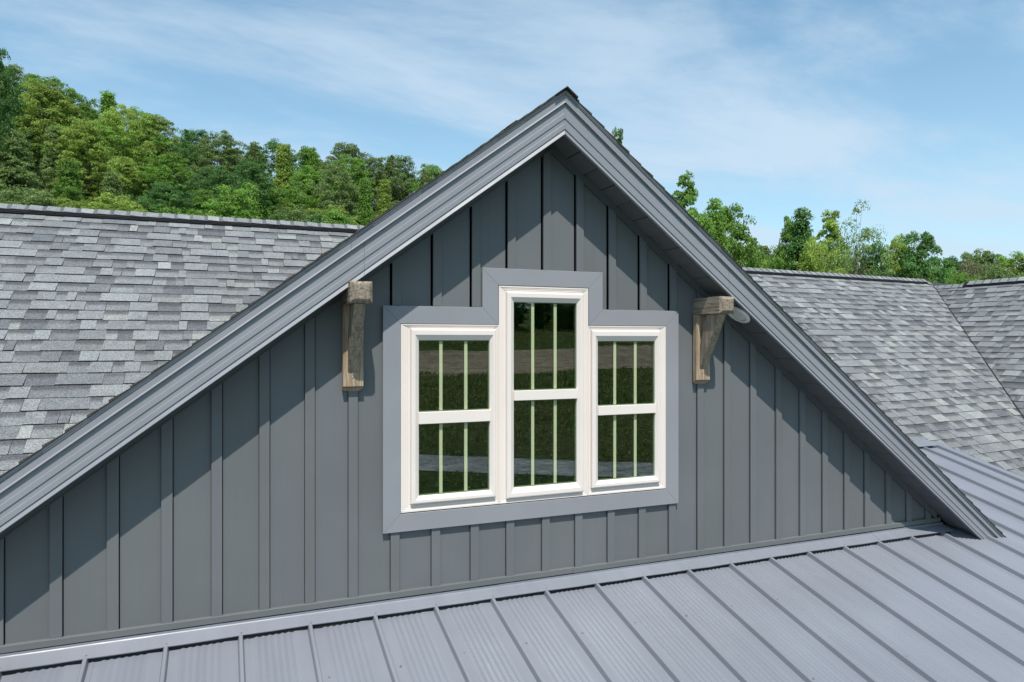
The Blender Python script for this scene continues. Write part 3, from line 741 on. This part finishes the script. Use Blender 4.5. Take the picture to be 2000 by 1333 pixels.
# ------------------------------------------------------------------ trees
def leaf_mat(name, col, col2, trans=.42):
    t = NT(name); g = t.n('ShaderNodeNewGeometry'); oi = t.n('ShaderNodeObjectInfo')
    c = t.mix(g.outputs['Random Per Island'], col, col2)
    big = t.noise(.35, 3, .5); c = t.scale(c, t.rng(big, .3, .7, 1.15, 1.9))
    c = t.scale(c, t.rng(oi.outputs['Random'], 0, 1, .82, 1.16, False)); t.set(c, .55, .25)
    tl = t.n('ShaderNodeBsdfTranslucent'); t.l(t.scale(c, 1.15), tl.inputs[0])
    mx = t.n('ShaderNodeMixShader'); mx.inputs[0].default_value = trans; t.l(t.b.outputs[0], mx.inputs[1]); t.l(tl.outputs[0], mx.inputs[2])
    t.l(mx.outputs[0], t.t.nodes['Material Output'].inputs[0]); return t.m
LM = {'mid green': leaf_mat('leaf_mid_green', (.080,.170,.026), (.160,.260,.050)),
      'yellow-green': leaf_mat('leaf_yellow_green', (.140,.215,.036), (.250,.310,.075)),
      'deep green': leaf_mat('leaf_deep_green', (.046,.115,.030), (.100,.185,.052)),
      'olive': leaf_mat('leaf_olive', (.095,.150,.045), (.180,.235,.085)),
      'brownish': leaf_mat('leaf_brown', (.120,.125,.060), (.195,.200,.100))}
BARK = paint('bark', (.17, .145, .115), .9, .2, spec=.1)
def tube(vs, fs, p, q, r0, r1, n=6):
    d = (q-p).normalized(); a = d.orthogonal().normalized(); b = d.cross(a); i = len(vs)
    for c, r in ((p, r0), (q, r1)):
        for k in range(n): t = 2*pi*k/n; vs.append(tuple(c+a*(r*cos(t))+b*(r*sin(t))))
    for k in range(n): fs.append((i+k, i+(k+1) % n, i+n+(k+1) % n, i+n+k))
def tree_mesh(seed, H, R, base, nblob, nleaf, leaf, shape='round', fill=1.0):
    """crown of small leaf faces gathered in clumps round limb ends, and a trunk with limbs"""
    rs = np.random.RandomState(seed); rnd = random.Random(seed)
    cz = (H+base)/2; hh = (H-base)/2
    B = []
    while len(B) < nblob:
        z = rs.uniform(-1, 1)
        if shape == 'round': rad = math.sqrt(max(0, 1-(z*.96)**2))*(1.0 if z < .3 else .97)
        elif shape == 'cone': rad = (1-z)/2*.9+.12 if z > -.6 else .85
        elif shape == 'column': rad = .95*math.sqrt(max(0, 1-abs(z)**3.2))
        else: rad = (.55+.45*math.sin((z+1)*1.9+seed))*math.sqrt(max(0, 1-z*z*.9))
        th = rs.uniform(0, 2*pi); u = rs.uniform(.25, 1)**.6
        lump = 1+.24*math.sin(3*th+seed+2*z)+.18*math.sin(5*th+7*z+seed*2)+.12*math.sin(9*z+seed)+rs.uniform(-.1,.12)
        B.append((R*rad*u*lump*cos(th), R*rad*u*lump*sin(th), cz+hh*z*(1+.09*math.sin(4*th+seed*1.7))))
    B = np.array(B)
    bid = rs.randint(0, nblob, nleaf); br = 1.06*((R*R*hh)/nblob)**(1/3.)*rs.uniform(.5, 1.3, nblob)
    d = rs.normal(size=(nleaf, 3)); d /= np.linalg.norm(d, axis=1)[:, None]; d[:, 2] = np.where(d[:, 2] < -.25, -d[:, 2]*.8, d[:, 2])
    rr = rs.uniform(.35, 1.0, nleaf)**.5
    P = B[bid]+d*(br[bid]*rr)[:, None]*np.array([1.12, 1.12, .80]); P += rs.normal(size=P.shape)*R*.012
    nrm = d*.7+rs.normal(size=(nleaf, 3))*.55+np.array([0, 0, .45]); nrm /= np.linalg.norm(nrm, axis=1)[:, None]
    t1 = np.cross(nrm, rs.normal(size=(nleaf, 3))); t1 /= np.linalg.norm(t1, axis=1)[:, None]; t2 = np.cross(nrm, t1)
    sz = leaf*rs.uniform(.6, 1.3, nleaf)[:, None]
    V = np.stack([P-t1*sz, P+t2*sz*.55+nrm*sz*.12, P+t1*sz, P-t2*sz*.55-nrm*sz*.10], 1).reshape(-1, 3)
    me = bpy.data.meshes.new('crown'); nl = nleaf
    me.vertices.add(nl*4); me.vertices.foreach_set('co', V.ravel()); me.loops.add(nl*4); me.loops.foreach_set('vertex_index', np.arange(nl*4))
    me.polygons.add(nl); me.polygons.foreach_set('loop_start', np.arange(nl)*4); me.polygons.foreach_set('loop_total', np.full(nl, 4)); me.update(); me.validate()
    vs, fs = [], []; p = Vector((0,0,-.6)); r = H*.017; pts = []
    top_z = H*.86
    for k in range(7):
        q = Vector((rnd.uniform(-1,1)*R*.04*k, rnd.uniform(-1,1)*R*.04*k, -.6+(top_z+.6)*(k+1)/7)); r2 = r*.80; tube(vs, fs, p, q, r, r2, 7); pts.append((p, q, r)); p, r = q, r2
    for b in B[rs.permutation(nblob)[:int(26*fill)]]:
        b = Vector(b); z0 = max(base*.7, b.z-H*.16-rnd.random()*H*.08); k = min(6, max(0, int((z0+.6)/(top_z+.6)*7))); a = pts[k][0].lerp(pts[k][1], .5)
        m = a.lerp(b, .5)+Vector((0,0,-H*.02)); tube(vs, fs, a, m, pts[k][2]*.42, pts[k][2]*.24, 5); tube(vs, fs, m, b, pts[k][2]*.24, .012, 4)
    mt = bpy.data.meshes.new('trunk'); mt.from_pydata(vs, [], fs); mt.materials.append(BARK)
    me.materials.append(LM['mid green'])
    return (me, mt, float(np.percentile(P[:, 2], 99.7)), R)
T0 = [tree_mesh(s, 13, 4.6, .4, nb, 34000, .125, sh) for s, nb, sh in ((1,420,'round'),(2,380,'cone'),(3,400,'lumpy'),(4,460,'round'),(5,420,'lumpy'),(6,440,'cone'),(7,500,'round'),(8,450,'lumpy'),(9,400,'round'))]
T1 = {'broad': tree_mesh(21, 15, 4.0, 1.0, 420, 40000, .12, 'round'), 'point': tree_mesh(22, 16, 3.0, 1.0, 380, 34000, .115, 'cone'),
      'column': tree_mesh(23, 18, 2.0, 2.0, 330, 28000, .11, 'column'), 'lumpy': tree_mesh(24, 15, 3.6, .8, 380, 36000, .12, 'lumpy'),
      'airy': tree_mesh(25, 17, 3.6, 5.5, 85, 8200, .11, 'round', 2.6), 'bush': tree_mesh(26, 9, 4.5, .3, 340, 32000, .11, 'round')}
used_labels = {}
def put_tree(v, x, y, zt, width, kind, name, label, group, rot):
    me, mt, H, R = v; z0 = ground(x, y)-.3; hz = (zt-z0)/H; hx = width/(2*R)
    r = empty(name, label, 'tree', group, (x, y, z0)); r.rotation_euler = (0, 0, rot); r.scale = (hx, hx, hz)
    c = bpy.data.objects.new('crown', me); COL.objects.link(c); c.parent = r; c.material_slots[0].link = 'OBJECT'; c.material_slots[0].material = LM[kind]
    t = bpy.data.objects.new('trunk', mt); COL.objects.link(t); t.parent = r
    return r
def at(u, f): r = (u-1000)/FPX*f; return (CAM.x+f*sin(YAW)+r*cos(YAW), CAM.y+f*cos(YAW)-r*sin(YAW))
rnd = random.Random(42)
ORD = ['first','second','third','fourth','fifth','sixth','seventh','eighth','ninth','tenth','eleventh','twelfth','thirteenth','fourteenth','fifteenth','sixteenth','seventeenth','eighteenth','nineteenth','twentieth']
ROWS = [(133,'behind the hill skyline'),(128,'on the hill skyline'),(119,'just under the hill skyline'),(109,'in the upper row on the hillside'),(99,'in the row above mid-slope'),(89,'at mid-slope of the hillside'),(79,'in the row below mid-slope'),(69,'low on the hillside'),(60,'at the hill foot behind the left roof')]
for ri, (f, where) in enumerate(ROWS):
    sp = 6.3 if ri > 1 else 5.4; du = sp/f*FPX; u = -260+rnd.uniform(0, du); k = 0
    while u < 1010:
        ff = f+rnd.uniform(-3.5, 3.5); uu = u+rnd.uniform(-.22, .22)*du; x, y = at(uu, ff); g = ground(x, y)
        h = HT*1.08*rnd.uniform(.74, 1.2) if ri > 1 else HT*1.16*(rnd.uniform(.93, 1.08) if ri else rnd.uniform(.8,.9))
        kind = rnd.choices(['mid green','yellow-green','deep green','olive','brownish'], [.46,.22,.17,.13,.02])[0]
        if ri < 2 and uu > 380: kind = rnd.choice(['deep green','mid green','olive'])
        pos = 'partly cut by the left edge, ' if uu < 20 else ''
        if uu < 0 : lab = '%s tree %s, outside the left edge by %s' % (kind, where, ORD[k]); 
        o = put_tree(rnd.choice(T0 if ri > 2 else [T0[i] for i in (0,2,3,4,6,7,8)]), x, y, g+h, rnd.uniform(7.6, 12.0)*(.9 if ri == 0 else 1), kind, 'hillside_tree', None, 'trees on the forested hillside', rnd.uniform(0, 6.28))
        used_labels.setdefault(where, []).append((uu, kind, o)); u += du; k += 1
for where, L_ in used_labels.items():
    L_.sort(key=lambda t: t[0]); k = 0; off = 0
    for uu, kind, o in L_:
        if uu < -15: off += 1; o['label'] = '%s tree %s, %s beyond the left edge' % (kind, where, ORD[off-1])
        else: k += 1; o['label'] = '%s tree, %s from the left %s' % (kind, ORD[min(k, 20)-1], where)
# the big tree at the top left corner
x, y = at(-8, 100); o = put_tree(T1['broad'], x, y, (666.5-98)/FPX*100, 6.2, 'deep green', 'hillside_tree', 'dark tree top rising above the skyline at the upper left corner', 'trees on the forested hillside', 1.0)
# single trees to the right of the gable: bearing, top, width in metres
SINGLE = [(1207,258,45,'column',1.6,'mid green','tree tip peeking over the right rake near the gable top'),
 (1338,345,52,'column',2.8,'mid green','slim tall tree nearest the gable, standing highest on the right'),
 (1362,420,50,'lumpy',4.4,'mid green','shorter bushy tree at the foot of the slim tall tree'),
 (1397,395,56,'point',4.6,'mid green','pointed leafy tree, left half of the pair beside the rake'),
 (1428,408,58,'broad',5.2,'mid green','wide leafy tree, right half of the pair beside the rake'),
 (1452,468,60,'bush',4.6,'yellow-green','low yellow-green tree in front of the wide leafy pair'),
 (1500,484,82,'lumpy',7.0,'olive','soft olive tree in the dip between the two tall groups'),
 (1540,478,80,'broad',6.0,'olive','olive tree with thin upright twigs left of the tall middle group'),
 (1566,412,60,'point',5.2,'deep green','dark pointed tree heading the tall middle group'),
 (1545,425,61,'lumpy',3.4,'mid green','lobed tree on the left flank of the middle group'),
 (1598,470,58,'bush',5.0,'yellow-green','pale bushy tree in front of the middle group'),
 (1624,416,60,'column',2.9,'yellow-green','narrow bright tree left of the airy one'),
 (1674,398,54,'airy',4.4,'olive','airy thin-leaved tree with bare branches against the sky'),
 (1708,480,57,'lumpy',3.8,'deep green','small dark tree at the right foot of the airy tree'),
 (1748,470,60,'lumpy',3.4,'yellow-green','light loose tree left of the round dark one'),
 (1768,462,61,'column',2.4,'mid green','slender tree touching the round dark one'),
 (1800,457,58,'broad',4.9,'deep green','round dark tree, last tall one before the low wood'),
 (1640,482,70,'bush',6.0,'mid green','low green tree under the narrow bright one'),
 (1690,500,66,'bush',6.5,'olive','low olive tree over the right ridge, below the airy tree'),
 (1740,500,66,'bush',5.5,'mid green','low green tree over the right ridge, left of the round dark tree'),
 (1782,508,66,'bush',5.0,'yellow-green','low bright tree over the ridge below the round dark tree'),
 (1838,515,84,'bush',5.0,'yellow-green','low pale tree in the gap before the low wood'),
 (1862,506,86,'broad',5.6,'deep green','first dark tree of the low wood at the right'),
 (1898,498,90,'broad',6.5,'olive','olive tree of the low wood, second from its left'),
 (1922,492,84,'lumpy',5.0,'olive','duller olive tree in the middle of the low wood at the right'),
 (1905,512,78,'bush',7.0,'brownish','low brownish tree in front of the low wood'),
 (1962,498,86,'lumpy',6.0,'mid green','green tree of the low wood right of the duller olive one'),
 (1996,500,84,'broad',6.0,'yellow-green','yellow-green tree cut by the right edge of the picture'),
 (2045,496,84,'broad',7.0,'mid green','green tree just beyond the right edge'),
 (1520,505,68,'bush',6.0,'mid green','low green tree over the ridge in the dip'),
 (1476,498,64,'bush',5.0,'mid green','low tree over the ridge right of the rake'),
 (1565,496,66,'bush',6.0,'olive','low olive tree over the ridge under the middle group'),
 (1820,528,76,'bush',6.0,'deep green','low dark tree over the end of the right ridge'),
 (1948,520,74,'bush',7.0,'olive','low olive tree over the wing ridge'),
 (1420,500,64,'bush',5.0,'mid green','low tree hidden mostly behind the rake'),
 (1870,528,74,'bush',5.5,'mid green','low green tree over the point where the two ridges meet')]
for u, v, f, sh, w, kind, lab in SINGLE:
    x, y = at(u, f); put_tree(T1[sh], x, y, (666.5-v)/FPX*f, w, kind, 'tree', lab, 'trees beyond the right roofs', rnd.uniform(0, 6.28))
# wood on the rise behind the viewer, seen in the window panes
k = 0
for d in (152, 162):
    x = 24 if d == 152 else 30
    while x < 130:
        g = ground(x, -d); put_tree(rnd.choice(T0), x+rnd.uniform(-1.5,1.5), -d+rnd.uniform(-3,3), g+rnd.uniform(11,15), rnd.uniform(8,11), rnd.choice(['deep green','mid green']), 'meadow_tree', 'tree of the wood reflected in the window panes, behind the viewer', 'wood across the meadow, seen only in the panes', rnd.uniform(0,6.28))
        x += 6.6

# rough grass on the meadow behind the viewer: many small blades, one mass
rs = np.random.RandomState(9); V = []; n = 52000
px_ = rs.uniform(4, 105, n); py_ = -(18+rs.uniform(0, 1, n)**1.3*135)
keep = (px_ > -py_*.16) & (px_ < -py_*.80+4)
rd = (py_+31.5-(px_-15)*.62)/math.sqrt(1+.62**2); keep &= (np.abs(rd) > 2.5) & ((py_ > -95) | (py_ < -121)); px_, py_ = px_[keep], py_[keep]; n = len(px_)
clump = .5+.5*np.sin(px_*.35+1.7*np.sin(py_*.21))*np.sin(py_*.5+1.3*np.sin(px_*.17)); h = (.10+.42*clump*rs.uniform(.4, 1.2, n))*np.clip(-py_/60., .45, 1.3)
gz = np.array([ground(float(x), float(y)) for x, y in zip(px_, py_)]); an = rs.uniform(0, 2*pi, n); wd = .10+.16*h
C0 = np.stack([px_-np.cos(an)*wd, py_-np.sin(an)*wd, gz-.05], 1); C1 = np.stack([px_+np.cos(an)*wd, py_+np.sin(an)*wd, gz-.05], 1)
C2 = np.stack([px_+rs.normal(size=n)*.12, py_+rs.normal(size=n)*.12, gz+h], 1); VV = np.stack([C0, C1, C2], 1).reshape(-1, 3)
me = bpy.data.meshes.new('meadow_grass'); me.vertices.add(n*3); me.vertices.foreach_set('co', VV.ravel()); me.loops.add(n*3); me.loops.foreach_set('vertex_index', np.arange(n*3))
me.polygons.add(n); me.polygons.foreach_set('loop_start', np.arange(n)*3); me.polygons.foreach_set('loop_total', np.full(n, 3)); me.update()
o = link_mesh('meadow_grass', me, leaf_mat('grass_blade', (.070,.115,.022), (.240,.240,.100), .3), kind='stuff')
o['label'] = 'rough tall grass on the meadow, seen only as a reflection in the panes'; o['category'] = 'grass'
